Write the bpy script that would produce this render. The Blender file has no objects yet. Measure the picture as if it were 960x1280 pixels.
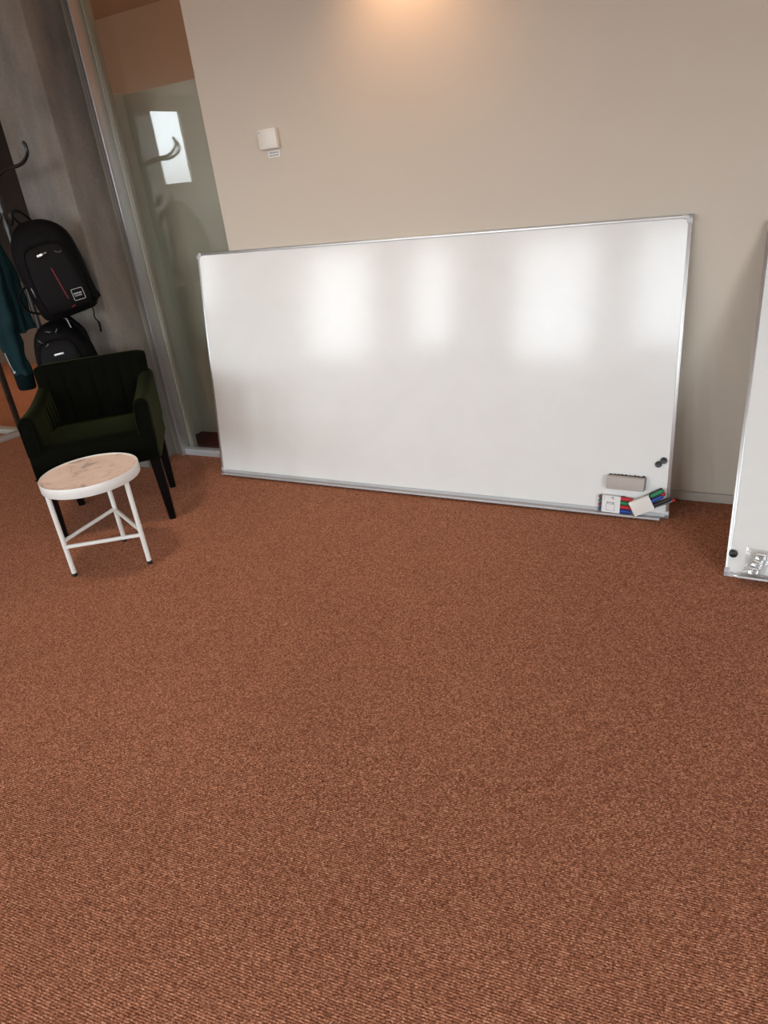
import bpy, bmesh, math, random
from mathutils import Vector, Matrix, noise

random.seed(7)
S = bpy.context.scene
COL = S.collection
PI = math.pi

# ------------------------------------------------------------------ camera
cam_d = bpy.data.cameras.new('camera')
cam = bpy.data.objects.new('camera', cam_d)
COL.objects.link(cam)
cam_d.sensor_fit = 'AUTO'
cam_d.sensor_width = 36.0
cam_d.lens = 890.0 / 1280.0 * 36.0
cam_d.clip_start = 0.02
cam.matrix_world = Matrix(((0.8833, -0.1047, 0.4570, 0.0),
                           (0.4544, 0.4315, -0.7793, 0.0),
                           (-0.1156, 0.8960, 0.4287, 1.44),
                           (0, 0, 0, 1)))
S.camera = cam

# ------------------------------------------------------------------ view and world
S.view_settings.view_transform = 'Standard'
S.view_settings.look = 'None'
S.view_settings.gamma = 1.0
S.view_settings.use_curve_mapping = False
S.view_settings.exposure = 0.0
S.cycles.max_bounces = 10
S.cycles.diffuse_bounces = 6
S.cycles.transparent_max_bounces = 16
S.cycles.sample_clamp_indirect = 6.0
S.cycles.use_denoising = True

world = bpy.data.worlds.new('sky')
S.world = world
world.use_nodes = True
wn = world.node_tree
bgd = wn.nodes['Background']
tc = wn.nodes.new('ShaderNodeTexCoord')
sep = wn.nodes.new('ShaderNodeSeparateXYZ')
rp = wn.nodes.new('ShaderNodeValToRGB')
wn.links.new(tc.outputs['Generated'], sep.inputs[0])
mr = wn.nodes.new('ShaderNodeMapRange')
mr.inputs['From Min'].default_value = -1.0
wn.links.new(sep.outputs['Z'], mr.inputs['Value'])
wn.links.new(mr.outputs[0], rp.inputs[0])
rp.color_ramp.elements[0].position = 0.49
rp.color_ramp.elements[0].color = (0.30, 0.28, 0.26, 1)
rp.color_ramp.elements[1].position = 0.53
rp.color_ramp.elements[1].color = (0.86, 0.95, 1.0, 1)
wn.links.new(rp.outputs[0], bgd.inputs['Color'])
bgd.inputs['Strength'].default_value = 14.0

# window openings: (x0, x1, z0, z1) in the wall behind, (y0, y1, z0, z1) in the left wall
YB = -4.5
XL = -8.2
WIN_BACK = [(-7.25, -5.95, 0.95, 2.68), (-5.25, -4.5, 1.15, 2.68), (-3.5, -2.35, 0.95, 2.68), (-1.78, -0.75, 1.15, 2.68)]
ADDED_WIN_RIGHT = [(-3.9, -2.4, 0.9, 2.65), (-1.9, -0.3, 0.9, 2.65)]  # openings added to bring light onto the column's right face
XR = 2.7
WIN_LEFT = [(-3.29, -2.68, 1.64, 2.60)]


def portal(loc, direction, sx, sy):
    l = bpy.data.lights.new('window_portal', 'AREA')
    l.shape = 'RECTANGLE'
    l.size, l.size_y = sx, sy
    l.cycles.is_portal = True
    o = bpy.data.objects.new('window_portal', l)
    o.location = loc
    o.rotation_euler = Vector(direction).to_track_quat('-Z', 'Z').to_euler()
    COL.objects.link(o)


for x0, x1, z0, z1 in WIN_BACK:
    portal(((x0 + x1) / 2, YB - 0.05, (z0 + z1) / 2), (0, 1, 0), x1 - x0, z1 - z0)
for y0, y1, z0, z1 in WIN_LEFT:
    portal((XL - 0.05, (y0 + y1) / 2, (z0 + z1) / 2), (1, 0, 0), y1 - y0, z1 - z0)
for y0, y1, z0, z1 in ADDED_WIN_RIGHT:
    portal((XR + 0.05, (y0 + y1) / 2, (z0 + z1) / 2), (-1, 0, 0), y1 - y0, z1 - z0)


def lamp(name, kind, loc, target, energy, color, **kw):
    l = bpy.data.lights.new(name, kind)
    l.energy = energy
    l.color = color
    for k, v in kw.items():
        setattr(l, k, v)
    o = bpy.data.objects.new(name, l)
    o.location = loc
    o.rotation_euler = (Vector(target) - Vector(loc)).to_track_quat('-Z', 'Y').to_euler()
    COL.objects.link(o)
    return o


# the recessed warm downlight over the wall, just above the frame
lamp('wall_downlight', 'SPOT', (-1.39, 2.88, 2.36), (-1.39, 3.02, 1.0), 16, (1.0, 0.56, 0.30),
     spot_size=math.radians(125), spot_blend=1.0, shadow_soft_size=0.04)
# added fill lights without fixtures: one in the room, two beyond the glass
lamp('room_fill', 'SPOT', (-2.5, 1.5, 2.75), (-2.5, 1.5, 0), 62, (1.0, 0.80, 0.62),
     spot_size=math.radians(140), spot_blend=1.0, shadow_soft_size=0.12)  # added fill, brightens the side table and the chair corner
lamp('far_room_fill', 'POINT', (-2.75, 3.75, 1.7), (-3.0, 4.2, 0), 26, (1.0, 0.70, 0.46), shadow_soft_size=0.12)  # unseen fill behind the nook wall, added to lift the brown walls
lamp('far_room_fill', 'SPOT', (-6.6, 3.9, 2.7), (-6.5, 3.7, 0), 110, (1.0, 0.66, 0.40),
     spot_size=math.radians(95), spot_blend=1.0, shadow_soft_size=0.15)  # added fill, brightens the carpet beyond the left partition


# ------------------------------------------------------------------ materials
def nmat(name):
    m = bpy.data.materials.new(name)
    m.use_nodes = True
    nt = m.node_tree
    return m, nt, nt.nodes['Principled BSDF']


def mat(name, color, rough=0.6, metal=0.0, var=0.08, scale=40.0, bump=0.0, bscale=None, spec=0.5, sheen=0.0,
        sheen_tint=None, coat=0.0, coords='Object'):
    """principled material whose colour is varied by noise, with an optional noise bump"""
    m, nt, b = nmat(name)
    t = nt.nodes.new('ShaderNodeTexCoord')
    n = nt.nodes.new('ShaderNodeTexNoise')
    n.inputs['Scale'].default_value = scale
    n.inputs['Detail'].default_value = 4
    nt.links.new(t.outputs[coords], n.inputs['Vector'])
    mx = nt.nodes.new('ShaderNodeMix')
    mx.data_type = 'RGBA'
    mx.inputs['A'].default_value = [c * (1 - var) for c in color] + [1]
    mx.inputs['B'].default_value = [min(1, c * (1 + var)) for c in color] + [1]
    nt.links.new(n.outputs['Fac'], mx.inputs['Factor'])
    nt.links.new(mx.outputs['Result'], b.inputs['Base Color'])
    b.inputs['Roughness'].default_value = rough
    b.inputs['Metallic'].default_value = metal
    b.inputs['Specular IOR Level'].default_value = spec
    if sheen:
        b.inputs['Sheen Weight'].default_value = sheen
        b.inputs['Sheen Roughness'].default_value = 0.35
        b.inputs['Sheen Tint'].default_value = list(sheen_tint or color) + [1]
    if coat:
        b.inputs['Coat Weight'].default_value = coat
        b.inputs['Coat Roughness'].default_value = 0.05
    if bump:
        n2 = nt.nodes.new('ShaderNodeTexNoise')
        n2.inputs['Scale'].default_value = bscale or scale
        n2.inputs['Detail'].default_value = 3
        nt.links.new(t.outputs[coords], n2.inputs['Vector'])
        bp = nt.nodes.new('ShaderNodeBump')
        bp.inputs['Strength'].default_value = bump
        bp.inputs['Distance'].default_value = 0.002
        nt.links.new(n2.outputs['Fac'], bp.inputs['Height'])
        nt.links.new(bp.outputs[0], b.inputs['Normal'])
    return m


def carpet_material():
    m, nt, b = nmat('ribbed_brown_carpet')
    N, L = nt.nodes.new, nt.links.new
    t = N('ShaderNodeTexCoord')
    mp = N('ShaderNodeMapping')
    mp.inputs['Rotation'].default_value = (0, 0, -math.radians(5))
    L(t.outputs['Object'], mp.inputs['Vector'])
    # ribs run along the mapped x axis
    st = N('ShaderNodeMapping')
    st.inputs['Scale'].default_value = (1.0, 1.35, 1.0)
    L(mp.outputs[0], st.inputs['Vector'])
    loops = N('ShaderNodeTexVoronoi')
    loops.inputs['Scale'].default_value = 270
    loops.inputs['Randomness'].default_value = 0.75
    L(st.outputs[0], loops.inputs['Vector'])
    w = N('ShaderNodeTexWave')
    w.bands_direction = 'Y'
    w.inputs['Scale'].default_value = 56.0
    w.inputs['Distortion'].default_value = 0.5
    w.inputs['Detail'].default_value = 2
    w.inputs['Detail Scale'].default_value = 3
    L(mp.outputs[0], w.inputs['Vector'])
    sx = N('ShaderNodeSeparateColor')
    L(loops.outputs['Color'], sx.inputs[0])
    # loop colour: dark brown to copper with lighter flecks
    r = N('ShaderNodeValToRGB')
    e = r.color_ramp.elements
    e[0].position, e[0].color = 0.0, (0.16, 0.060, 0.033, 1)
    e[1].position, e[1].color = 1.0, (0.70, 0.35, 0.215, 1)
    for p, c in ((0.35, (0.31, 0.122, 0.069, 1)), (0.75, (0.47, 0.195, 0.112, 1))):
        q = e.new(p)
        q.color = c
    L(sx.outputs[0], r.inputs[0])
    rib = N('ShaderNodeMix')
    rib.data_type = 'RGBA'
    rib.blend_type = 'MULTIPLY'
    rib.inputs['Factor'].default_value = 0.42
    g = N('ShaderNodeValToRGB')
    g.color_ramp.elements[0].color = (0.35, 0.33, 0.32, 1)
    g.color_ramp.elements[0].position = 0.1
    g.color_ramp.elements[1].color = (1, 1, 1, 1)
    g.color_ramp.elements[1].position = 0.65
    L(w.outputs['Fac'], g.inputs[0])
    L(r.outputs[0], rib.inputs['A'])
    L(g.outputs[0], rib.inputs['B'])
    # broad wear
    n = N('ShaderNodeTexNoise')
    n.inputs['Scale'].default_value = 1.6
    n.inputs['Detail'].default_value = 5
    L(t.outputs['Object'], n.inputs['Vector'])
    wr = N('ShaderNodeMapRange')
    wr.inputs['To Min'].default_value = 0.86
    wr.inputs['To Max'].default_value = 1.14
    L(n.outputs['Fac'], wr.inputs['Value'])
    mul = N('ShaderNodeMix')
    mul.data_type = 'RGBA'
    mul.blend_type = 'MULTIPLY'
    mul.inputs['Factor'].default_value = 1.0
    L(rib.outputs['Result'], mul.inputs['A'])
    L(wr.outputs[0], mul.inputs['B'])
    L(mul.outputs['Result'], b.inputs['Base Color'])
    b.inputs['Roughness'].default_value = 0.95
    b.inputs['Specular IOR Level'].default_value = 0.1
    add = N('ShaderNodeMath')
    add.operation = 'ADD'
    L(w.outputs['Fac'], add.inputs[0])
    L(loops.outputs['Distance'], add.inputs[1])
    bp = N('ShaderNodeBump')
    bp.inputs['Strength'].default_value = 0.35
    bp.inputs['Distance'].default_value = 0.003
    L(add.outputs[0], bp.inputs['Height'])
    L(bp.outputs[0], b.inputs['Normal'])
    return m


def concrete_material():
    m, nt, b = nmat('raw_concrete')
    N, L = nt.nodes.new, nt.links.new
    t = N('ShaderNodeTexCoord')
    mp = N('ShaderNodeMapping')
    mp.inputs['Scale'].default_value = (1, 1, 0.45)
    L(t.outputs['Object'], mp.inputs['Vector'])
    n = N('ShaderNodeTexNoise')
    n.inputs['Scale'].default_value = 5
    n.inputs['Detail'].default_value = 9
    n.inputs['Roughness'].default_value = 0.62
    L(mp.outputs[0], n.inputs['Vector'])
    r = N('ShaderNodeValToRGB')
    e = r.color_ramp.elements
    e[0].position, e[0].color = 0.28, (0.115, 0.108, 0.103, 1)
    e[1].position, e[1].color = 0.72, (0.275, 0.256, 0.232, 1)
    L(n.outputs['Fac'], r.inputs[0])
    n3 = N('ShaderNodeTexNoise')
    n3.inputs['Scale'].default_value = 2.2
    n3.inputs['Detail'].default_value = 6
    L(mp.outputs[0], n3.inputs['Vector'])
    tr = N('ShaderNodeMapRange')
    tr.inputs['From Min'].default_value = 0.45
    tr.inputs['From Max'].default_value = 0.75
    tr.inputs['To Max'].default_value = 0.6
    L(n3.outputs['Fac'], tr.inputs['Value'])
    mx = N('ShaderNodeMix')
    mx.data_type = 'RGBA'
    mx.inputs['B'].default_value = (0.27, 0.21, 0.15, 1)
    L(tr.outputs[0], mx.inputs['Factor'])
    L(r.outputs[0], mx.inputs['A'])
    # pits
    v = N('ShaderNodeTexNoise')
    v.inputs['Scale'].default_value = 60
    v.inputs['Detail'].default_value = 4
    L(t.outputs['Object'], v.inputs['Vector'])
    vr = N('ShaderNodeMapRange')
    vr.inputs['To Min'].default_value = 0.8
    vr.inputs['To Max'].default_value = 1.2
    L(v.outputs['Fac'], vr.inputs['Value'])
    mu = N('ShaderNodeMix')
    mu.data_type = 'RGBA'
    mu.blend_type = 'MULTIPLY'
    mu.inputs['Factor'].default_value = 1
    L(mx.outputs['Result'], mu.inputs['A'])
    L(vr.outputs[0], mu.inputs['B'])
    L(mu.outputs['Result'], b.inputs['Base Color'])
    b.inputs['Roughness'].default_value = 0.75
    bp = N('ShaderNodeBump')
    bp.inputs['Strength'].default_value = 0.35
    bp.inputs['Distance'].default_value = 0.004
    L(n.outputs['Fac'], bp.inputs['Height'])
    L(bp.outputs[0], b.inputs['Normal'])
    return m


def marble_material():
    m, nt, b = nmat('pink_marble')
    N, L = nt.nodes.new, nt.links.new
    t = N('ShaderNodeTexCoord')
    n = N('ShaderNodeTexNoise')
    n.inputs['Scale'].default_value = 9
    n.inputs['Detail'].default_value = 9
    n.inputs['Roughness'].default_value = 0.68
    n.inputs['Distortion'].default_value = 1.3
    L(t.outputs['Object'], n.inputs['Vector'])
    r = N('ShaderNodeValToRGB')
    e = r.color_ramp.elements
    e[0].position, e[0].color = 0.34, (0.52, 0.42, 0.38, 1)
    e[1].position, e[1].color = 0.60, (0.96, 0.78, 0.68, 1)
    q = e.new(0.45)
    q.color = (0.88, 0.68, 0.59, 1)
    L(n.outputs['Fac'], r.inputs[0])
    L(r.outputs[0], b.inputs['Base Color'])
    b.inputs['Roughness'].default_value = 0.35
    return m


def glass_material(name, tint=(0.9, 0.93, 0.9), rough=0.0):
    """clear architectural pane: see-through plus a Fresnel reflection"""
    m, nt, b = nmat(name)
    N, L = nt.nodes.new, nt.links.new
    nt.nodes.remove(b)
    out = nt.nodes['Material Output']
    tr = N('ShaderNodeBsdfTransparent')
    tr.inputs[0].default_value = (*tint, 1)
    gl = N('ShaderNodeBsdfGlossy')
    gl.inputs['Roughness'].default_value = rough
    lw = N('ShaderNodeLayerWeight')     # Schlick reflectance, the same from both sides of the pane
    lw.inputs['Blend'].default_value = 0.5
    p5 = N('ShaderNodeMath')
    p5.operation = 'POWER'
    p5.inputs[1].default_value = 5.0
    L(lw.outputs['Facing'], p5.inputs[0])
    fr = N('ShaderNodeMapRange')
    fr.inputs['To Min'].default_value = 0.04
    L(p5.outputs[0], fr.inputs['Value'])
    n = N('ShaderNodeTexNoise')
    n.inputs['Scale'].default_value = 1.2
    bp = N('ShaderNodeBump')
    bp.inputs['Strength'].default_value = 0.02
    bp.inputs['Distance'].default_value = 0.01
    L(n.outputs['Fac'], bp.inputs['Height'])
    L(bp.outputs[0], gl.inputs['Normal'])
    mx = N('ShaderNodeMixShader')
    L(fr.outputs[0], mx.inputs[0])
    L(tr.outputs[0], mx.inputs[1])
    L(gl.outputs[0], mx.inputs[2])
    L(mx.outputs[0], out.inputs[0])
    return m


def whiteboard_material():
    m, nt, b = nmat('whiteboard_enamel')
    N, L = nt.nodes.new, nt.links.new
    t = N('ShaderNodeTexCoord')
    n = N('ShaderNodeTexNoise')
    n.inputs['Scale'].default_value = 3.0
    n.inputs['Detail'].default_value = 8
    n.inputs['Distortion'].default_value = 2.0
    L(t.outputs['Object'], n.inputs['Vector'])
    mx = N('ShaderNodeMix')
    mx.data_type = 'RGBA'
    mx.inputs['A'].default_value = (0.775, 0.785, 0.775, 1)
    mx.inputs['B'].default_value = (0.84, 0.85, 0.84, 1)
    L(n.outputs['Fac'], mx.inputs['Factor'])
    L(mx.outputs['Result'], b.inputs['Base Color'])
    rr = N('ShaderNodeMapRange')
    rr.inputs['To Min'].default_value = 0.09
    rr.inputs['To Max'].default_value = 0.17
    L(n.outputs['Fac'], rr.inputs['Value'])
    L(rr.outputs[0], b.inputs['Roughness'])
    b.inputs['Specular IOR Level'].default_value = 0.32
    return m


M = {
    'carpet': carpet_material(),
    'concrete': concrete_material(),
    'marble': marble_material(),
    'glass': glass_material('partition_glass', (0.965, 0.97, 0.96)),
    'clear_plastic': glass_material('clear_plastic_film', (0.95, 0.95, 0.95), 0.08),
    'board': whiteboard_material(),
    'wall': mat('beige_wall_paint', (0.63, 0.57, 0.485), 0.85, var=0.03, scale=3, bump=0.05, bscale=400),
    'back_wall': mat('grey_wall_paint', (0.55, 0.52, 0.48), 0.9, var=0.03, scale=3),
    'base': mat('baseboard_paint', (0.50, 0.46, 0.41), 0.6, var=0.03, scale=8),
    'ceiling': mat('ceiling_paint', (0.60, 0.58, 0.55), 0.9, var=0.03, scale=3),
    'brown_wall': mat('copper_brown_wall', (0.42, 0.29, 0.205), 0.6, var=0.08, scale=2),
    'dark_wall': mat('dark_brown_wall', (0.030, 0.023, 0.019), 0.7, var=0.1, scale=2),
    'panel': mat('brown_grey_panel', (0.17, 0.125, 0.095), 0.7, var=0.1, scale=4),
    'alu': mat('brushed_aluminium', (0.60, 0.60, 0.60), 0.38, 0.85, var=0.06, scale=60),
    'alu_light': mat('satin_aluminium_trim', (0.52, 0.52, 0.53), 0.45, 0.35, var=0.05, scale=50),
    'sage': mat('sage_satin_paint', (0.50, 0.49, 0.40), 0.35, var=0.04, scale=2),
    'alu_dark': mat('grey_aluminium_channel', (0.21, 0.20, 0.20), 0.45, 0.4, var=0.06, scale=50),
    'stile': mat('olive_grey_frame', (0.26, 0.24, 0.19), 0.45, var=0.06, scale=5),
    'black_metal': mat('black_powder_coat', (0.005, 0.005, 0.0055), 0.35, 0.0, var=0.1, scale=80),
    'grey_metal': mat('worn_grey_pole', (0.055, 0.055, 0.057), 0.3, 0.6, var=0.2, scale=30),
    'black_seal': mat('black_seal', (0.008, 0.007, 0.007), 0.6, var=0.1),
    'velvet': mat('dark_green_velvet', (0.0020, 0.0025, 0.0012), 0.85, var=0.35, scale=14, bump=0.15, bscale=300, spec=0.05,
                  sheen=0.20, sheen_tint=(0.24, 0.26, 0.10)),
    'black_wood': mat('black_stained_wood', (0.004, 0.003, 0.003), 0.45, var=0.3, scale=25, spec=0.1),
    'white_metal': mat('white_powder_coat', (0.77, 0.77, 0.735), 0.4, var=0.03, scale=60),
    'rubber': mat('black_rubber', (0.01, 0.01, 0.01), 0.7, var=0.1),
    'nylon': mat('black_nylon', (0.0030, 0.0028, 0.0032), 0.65, var=0.3, scale=60, bump=0.3, bscale=260, spec=0.10),
    'nylon_panel': mat('charcoal_nylon_panel', (0.0048, 0.0044, 0.0046), 0.6, var=0.2, scale=60, bump=0.2, bscale=400, spec=0.10),
    'webbing': mat('black_webbing', (0.0025, 0.0025, 0.003), 0.7, var=0.3, scale=150, spec=0.12),
    'zip': mat('zip_pull_metal', (0.12, 0.12, 0.125), 0.35, 0.8, var=0.1),
    'silver': mat('silver_badge', (0.75, 0.75, 0.76), 0.3, 0.5, var=0.05),
    'white_print': mat('white_print', (0.34, 0.34, 0.35), 0.6, var=0.1, scale=200),
    'red_print': mat('red_stitch', (0.15, 0.003, 0.010), 0.5, var=0.1),
    'teal': mat('teal_fabric', (0.0030, 0.021, 0.026), 0.75, var=0.25, scale=12, bump=0.3, bscale=120, spec=0.2),
    'teal_dark': mat('dark_teal_rib', (0.0012, 0.006, 0.008), 0.8, var=0.3, scale=120, spec=0.1),
    'maroon': mat('maroon_fabric', (0.022, 0.006, 0.009), 0.85, var=0.2, scale=60),
    'white_plastic': mat('white_plastic', (0.78, 0.76, 0.71), 0.4, var=0.02, scale=30),
    'white_card': mat('white_card', (0.80, 0.79, 0.78), 0.5, var=0.02, scale=30),
    'grey_ink': mat('grey_ink', (0.30, 0.30, 0.34), 0.7, var=0.1),
    'navy_ink': mat('navy_ink', (0.03, 0.04, 0.10), 0.6, var=0.1),
    'magnet': mat('dark_grey_magnet', (0.045, 0.047, 0.050), 0.45, var=0.1),
    'magnet_black': mat('black_magnet', (0.006, 0.006, 0.007), 0.4, var=0.1),
    'eraser': mat('grey_plastic_eraser', (0.46, 0.42, 0.39), 0.6, var=0.05, scale=80),
    'felt': mat('dark_felt', (0.035, 0.033, 0.032), 0.95, var=0.4, scale=300, bump=0.6, bscale=500),
    'cap_red': mat('red_cap', (0.50, 0.020, 0.030), 0.4, var=0.05),
    'cap_green': mat('green_cap', (0.005, 0.22, 0.085), 0.4, var=0.05),
    'cap_blue': mat('blue_cap', (0.008, 0.055, 0.30), 0.4, var=0.05),
    'cap_black': mat('black_cap', (0.008, 0.008, 0.009), 0.4, var=0.05),
    'pen_body': mat('slate_marker_body', (0.06, 0.075, 0.11), 0.4, var=0.05),
    'pen_grey': mat('grey_marker_body', (0.16, 0.18, 0.21), 0.4, var=0.05),
    'red_carpet': mat('dark_red_carpet', (0.085, 0.022, 0.020), 0.95, var=0.4, scale=180, bump=0.4, bscale=300, spec=0.1),
    'chrome': mat('chrome', (0.50, 0.50, 0.52), 0.28, 0.9, var=0.03),
}


# ------------------------------------------------------------------ mesh helpers
class MB:
    """collects shapes into one bmesh; each shape may use its own material slot"""

    def __init__(self):
        self.bm = bmesh.new()
        self.mats = []

    def slot(self, m):
        m = M[m]
        if m not in self.mats:
            self.mats.append(m)
        return self.mats.index(m)

    def faces_from(self, verts, faces, m, smooth=True):
        i = self.slot(m)
        vs = [self.bm.verts.new(v) for v in verts]
        out = []
        for f in faces:
            try:
                nf = self.bm.faces.new([vs[k] for k in f])
            except ValueError:
                continue
            nf.material_index = i
            nf.smooth = smooth
            out.append(nf)
        return vs

    def box(self, lo, hi, m, bevel=0.0, seg=2, mx=None):
        t = bmesh.new()
        bmesh.ops.create_cube(t, size=1.0)
        lo, hi = Vector(lo), Vector(hi)
        for v in t.verts:
            v.co = Vector((lo[k] + (hi[k] - lo[k]) * (v.co[k] + 0.5) for k in range(3)))
        if bevel:
            bmesh.ops.bevel(t, geom=t.edges[:], offset=bevel, segments=seg, profile=0.5, affect='EDGES')
        return self.absorb(t, m, mx, smooth=bevel > 0)

    def absorb(self, t, m, mx=None, smooth=True):
        t.verts.ensure_lookup_table()
        t.verts.index_update()
        vs = [(mx @ v.co) if mx else v.co.copy() for v in t.verts]
        fs = [[v.index for v in f.verts] for f in t.faces]
        r = self.faces_from(vs, fs, m, smooth)
        t.free()
        return r

    def loft(self, rings, m, cap=True, smooth=True, closed_ring=True):
        n = len(rings[0])
        verts = [v for r in rings for v in r]
        faces = []
        for a in range(len(rings) - 1):
            for k in range(n if closed_ring else n - 1):
                k2 = (k + 1) % n
                faces.append((a * n + k, a * n + k2, (a + 1) * n + k2, (a + 1) * n + k))
        if cap:
            faces.append(tuple(range(n - 1, -1, -1)))
            faces.append(tuple((len(rings) - 1) * n + k for k in range(n)))
        return self.faces_from(verts, faces, m, smooth)

    def tube(self, pts, r, m, n=12, cap=True, flat=1.0, up=None, loop=False):
        pts = [Vector(p) for p in pts]
        rs = r if isinstance(r, (list, tuple)) else [r] * len(pts)
        rings = []
        prev = None
        L = len(pts)
        for i, p in enumerate(pts):
            a = pts[(i - 1) % L] if (loop or i) else pts[0]
            b = pts[(i + 1) % L] if (loop or i < L - 1) else pts[-1]
            d = (b - a).normalized()
            if prev is None:
                ref = Vector(up) if up else (Vector((0, 0, 1)) if abs(d.z) < 0.9 else Vector((1, 0, 0)))
                x = (ref - d * ref.dot(d)).normalized()
            else:
                x = (prev - d * prev.dot(d)).normalized()
            prev = x
            y = d.cross(x)
            rings.append([p + (x * math.cos(2 * PI * k / n) * flat + y * math.sin(2 * PI * k / n)) * rs[i] for k in range(n)])
        if loop:
            rings.append(rings[0])
            return self.loft(rings, m, cap=False)
        return self.loft(rings, m, cap=cap)

    def lathe(self, prof, m, n=32, mx=None):
        """profile of (radius, height) about z"""
        verts, faces = [], []
        for r, z in prof:
            for k in range(n):
                a = 2 * PI * k / n
                v = Vector((r * math.cos(a), r * math.sin(a), z))
                verts.append((mx @ v) if mx else v)
        for i in range(len(prof) - 1):
            for k in range(n):
                k2 = (k + 1) % n
                faces.append((i * n + k, i * n + k2, (i + 1) * n + k2, (i + 1) * n + k))
        if prof[0][0] > 1e-6:
            faces.append(tuple(range(n - 1, -1, -1)))
        if prof[-1][0] > 1e-6:
            faces.append(tuple((len(prof) - 1) * n + k for k in range(n)))
        return self.faces_from(verts, faces, m)

    def build(self, name, parent=None, sharp=40, subsurf=0):
        bmesh.ops.remove_doubles(self.bm, verts=self.bm.verts[:], dist=1e-6)
        bmesh.ops.recalc_face_normals(self.bm, faces=self.bm.faces[:])
        me = bpy.data.meshes.new(name)
        self.bm.to_mesh(me)
        self.bm.free()
        for m in self.mats:
            me.materials.append(m)
        if sharp:
            me.set_sharp_from_angle(angle=math.radians(sharp))
        o = bpy.data.objects.new(name, me)
        COL.objects.link(o)
        if parent:
            o.parent = parent
        if subsurf:
            s = o.modifiers.new('subdivision', 'SUBSURF')
            s.levels = s.render_levels = subsurf
        return o


def tag(o, label, cat, group=None):
    o['label'] = label
    o['category'] = cat
    if group:
        o['group'] = group
    return o


def thing(name, label, cat, mw=None, loc=None, group=None):
    o = bpy.data.objects.new(name, None)
    o.empty_display_size = 0.05
    COL.objects.link(o)
    if mw is not None:
        o.matrix_world = mw
    if loc is not None:
        o.location = loc
    return tag(o, label, cat, group)


def frame(o, x, y, z):
    x, y, z = Vector(x), Vector(y), Vector(z)
    m = Matrix.Identity(4)
    for i in range(3):
        m[i][0], m[i][1], m[i][2], m[i][3] = x[i], y[i], z[i], o[i]
    return m


def copy_tree(o, parent=None):
    c = o.copy()
    COL.objects.link(c)
    if parent:
        c.parent = parent
    for ch in list(o.children):
        copy_tree(ch, c)
    return c


def structure(mb, name, **kw):
    o = mb.build(name, **kw)
    o['kind'] = 'structure'
    return o


def smooth_path(pts, n=8):
    """Catmull-Rom through the points"""
    pts = [Vector(p) for p in pts]
    P = [pts[0] * 2 - pts[1]] + pts + [pts[-1] * 2 - pts[-2]]
    out = []
    for i in range(1, len(P) - 2):
        a, b, c, d = P[i - 1:i + 3]
        for k in range(n):
            t = k / n
            out.append(0.5 * (2 * b + (c - a) * t + (2 * a - 5 * b + 4 * c - d) * t * t + (3 * b - a - 3 * c + d) * t ** 3))
    out.append(pts[-1])
    return out


# ------------------------------------------------------------------ the setting
WY = 3.057
ZC = 2.8


def wall_with_holes(name, axis, at, thick, a0, a1, z1, holes, m):
    """wall along x (axis 'x') or y at a fixed coordinate, with rectangular openings"""
    mb = MB()

    def slab(p0, p1, q0, q1):
        if p1 - p0 < 1e-4 or q1 - q0 < 1e-4:
            return
        if axis == 'x':
            mb.box((p0, min(at, at + thick), q0), (p1, max(at, at + thick), q1), m)
        else:
            mb.box((min(at, at + thick), p0, q0), (max(at, at + thick), p1, q1), m)
    cur = a0
    for h0, h1, q0, q1 in sorted(holes):
        slab(cur, h0, 0, z1)
        slab(h0, h1, 0, q0)
        slab(h0, h1, q1, z1)
        cur = h1
    slab(cur, a1, 0, z1)
    return structure(mb, name)


mb = MB()
mb.box((-8.4, -4.7, -0.1), (2.9, 5.25, 0.0), 'carpet')
structure(mb, 'floor')
mb = MB()
mb.box((-8.4, -4.7, ZC), (2.9, 5.25, ZC + 0.1), 'ceiling')
structure(mb, 'ceiling')
mb = MB()
mb.box((-2.505, WY, 0), (2.7, WY + 0.1, ZC), 'wall')
structure(mb, 'wall_back')
mb = MB()
mb.box((-2.5, WY - 0.012, 0), (2.7, WY, 0.040), 'base', bevel=0.002)
structure(mb, 'baseboard_back')
wall_with_holes('wall_right', 'y', XR, 0.1, -4.7, WY + 0.1, ZC, ADDED_WIN_RIGHT, 'back_wall')
wall_with_holes('wall_front', 'x', YB, -0.2, -8.4, 2.8, ZC, WIN_BACK, 'back_wall')
wall_with_holes('wall_left', 'y', XL, -0.04, -4.7, 5.25, ZC, WIN_LEFT, 'back_wall')
mb = MB()
mb.box((-2.1, WY + 0.1, 0), (-2.0, 5.15, ZC), 'brown_wall')
structure(mb, 'wall_beyond_door')
mb = MB()
mb.box((-6.1, 5.05, 0), (-2.0, 5.15, ZC), 'brown_wall')
structure(mb, 'wall_far_brown')
mb = MB()
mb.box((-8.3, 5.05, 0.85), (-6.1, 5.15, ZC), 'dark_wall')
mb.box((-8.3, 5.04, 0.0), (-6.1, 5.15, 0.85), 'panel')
structure(mb, 'wall_far_dark')
mb = MB()
mb.box((-8.3, 5.02, 0.0), (-2.1, 5.04, 0.035), 'panel')
structure(mb, 'baseboard_far')

mb = MB()
mb.box((-3.62, 3.10, 0.0), (-2.1, 5.04, 0.004), 'red_carpet')
structure(mb, 'floor_beyond_door')

# concrete column
mb = MB()
mb.box((-3.62, 2.815, 0), (-3.235, 3.10, ZC), 'concrete', bevel=0.010, seg=2)
structure(mb, 'column_concrete')

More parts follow.
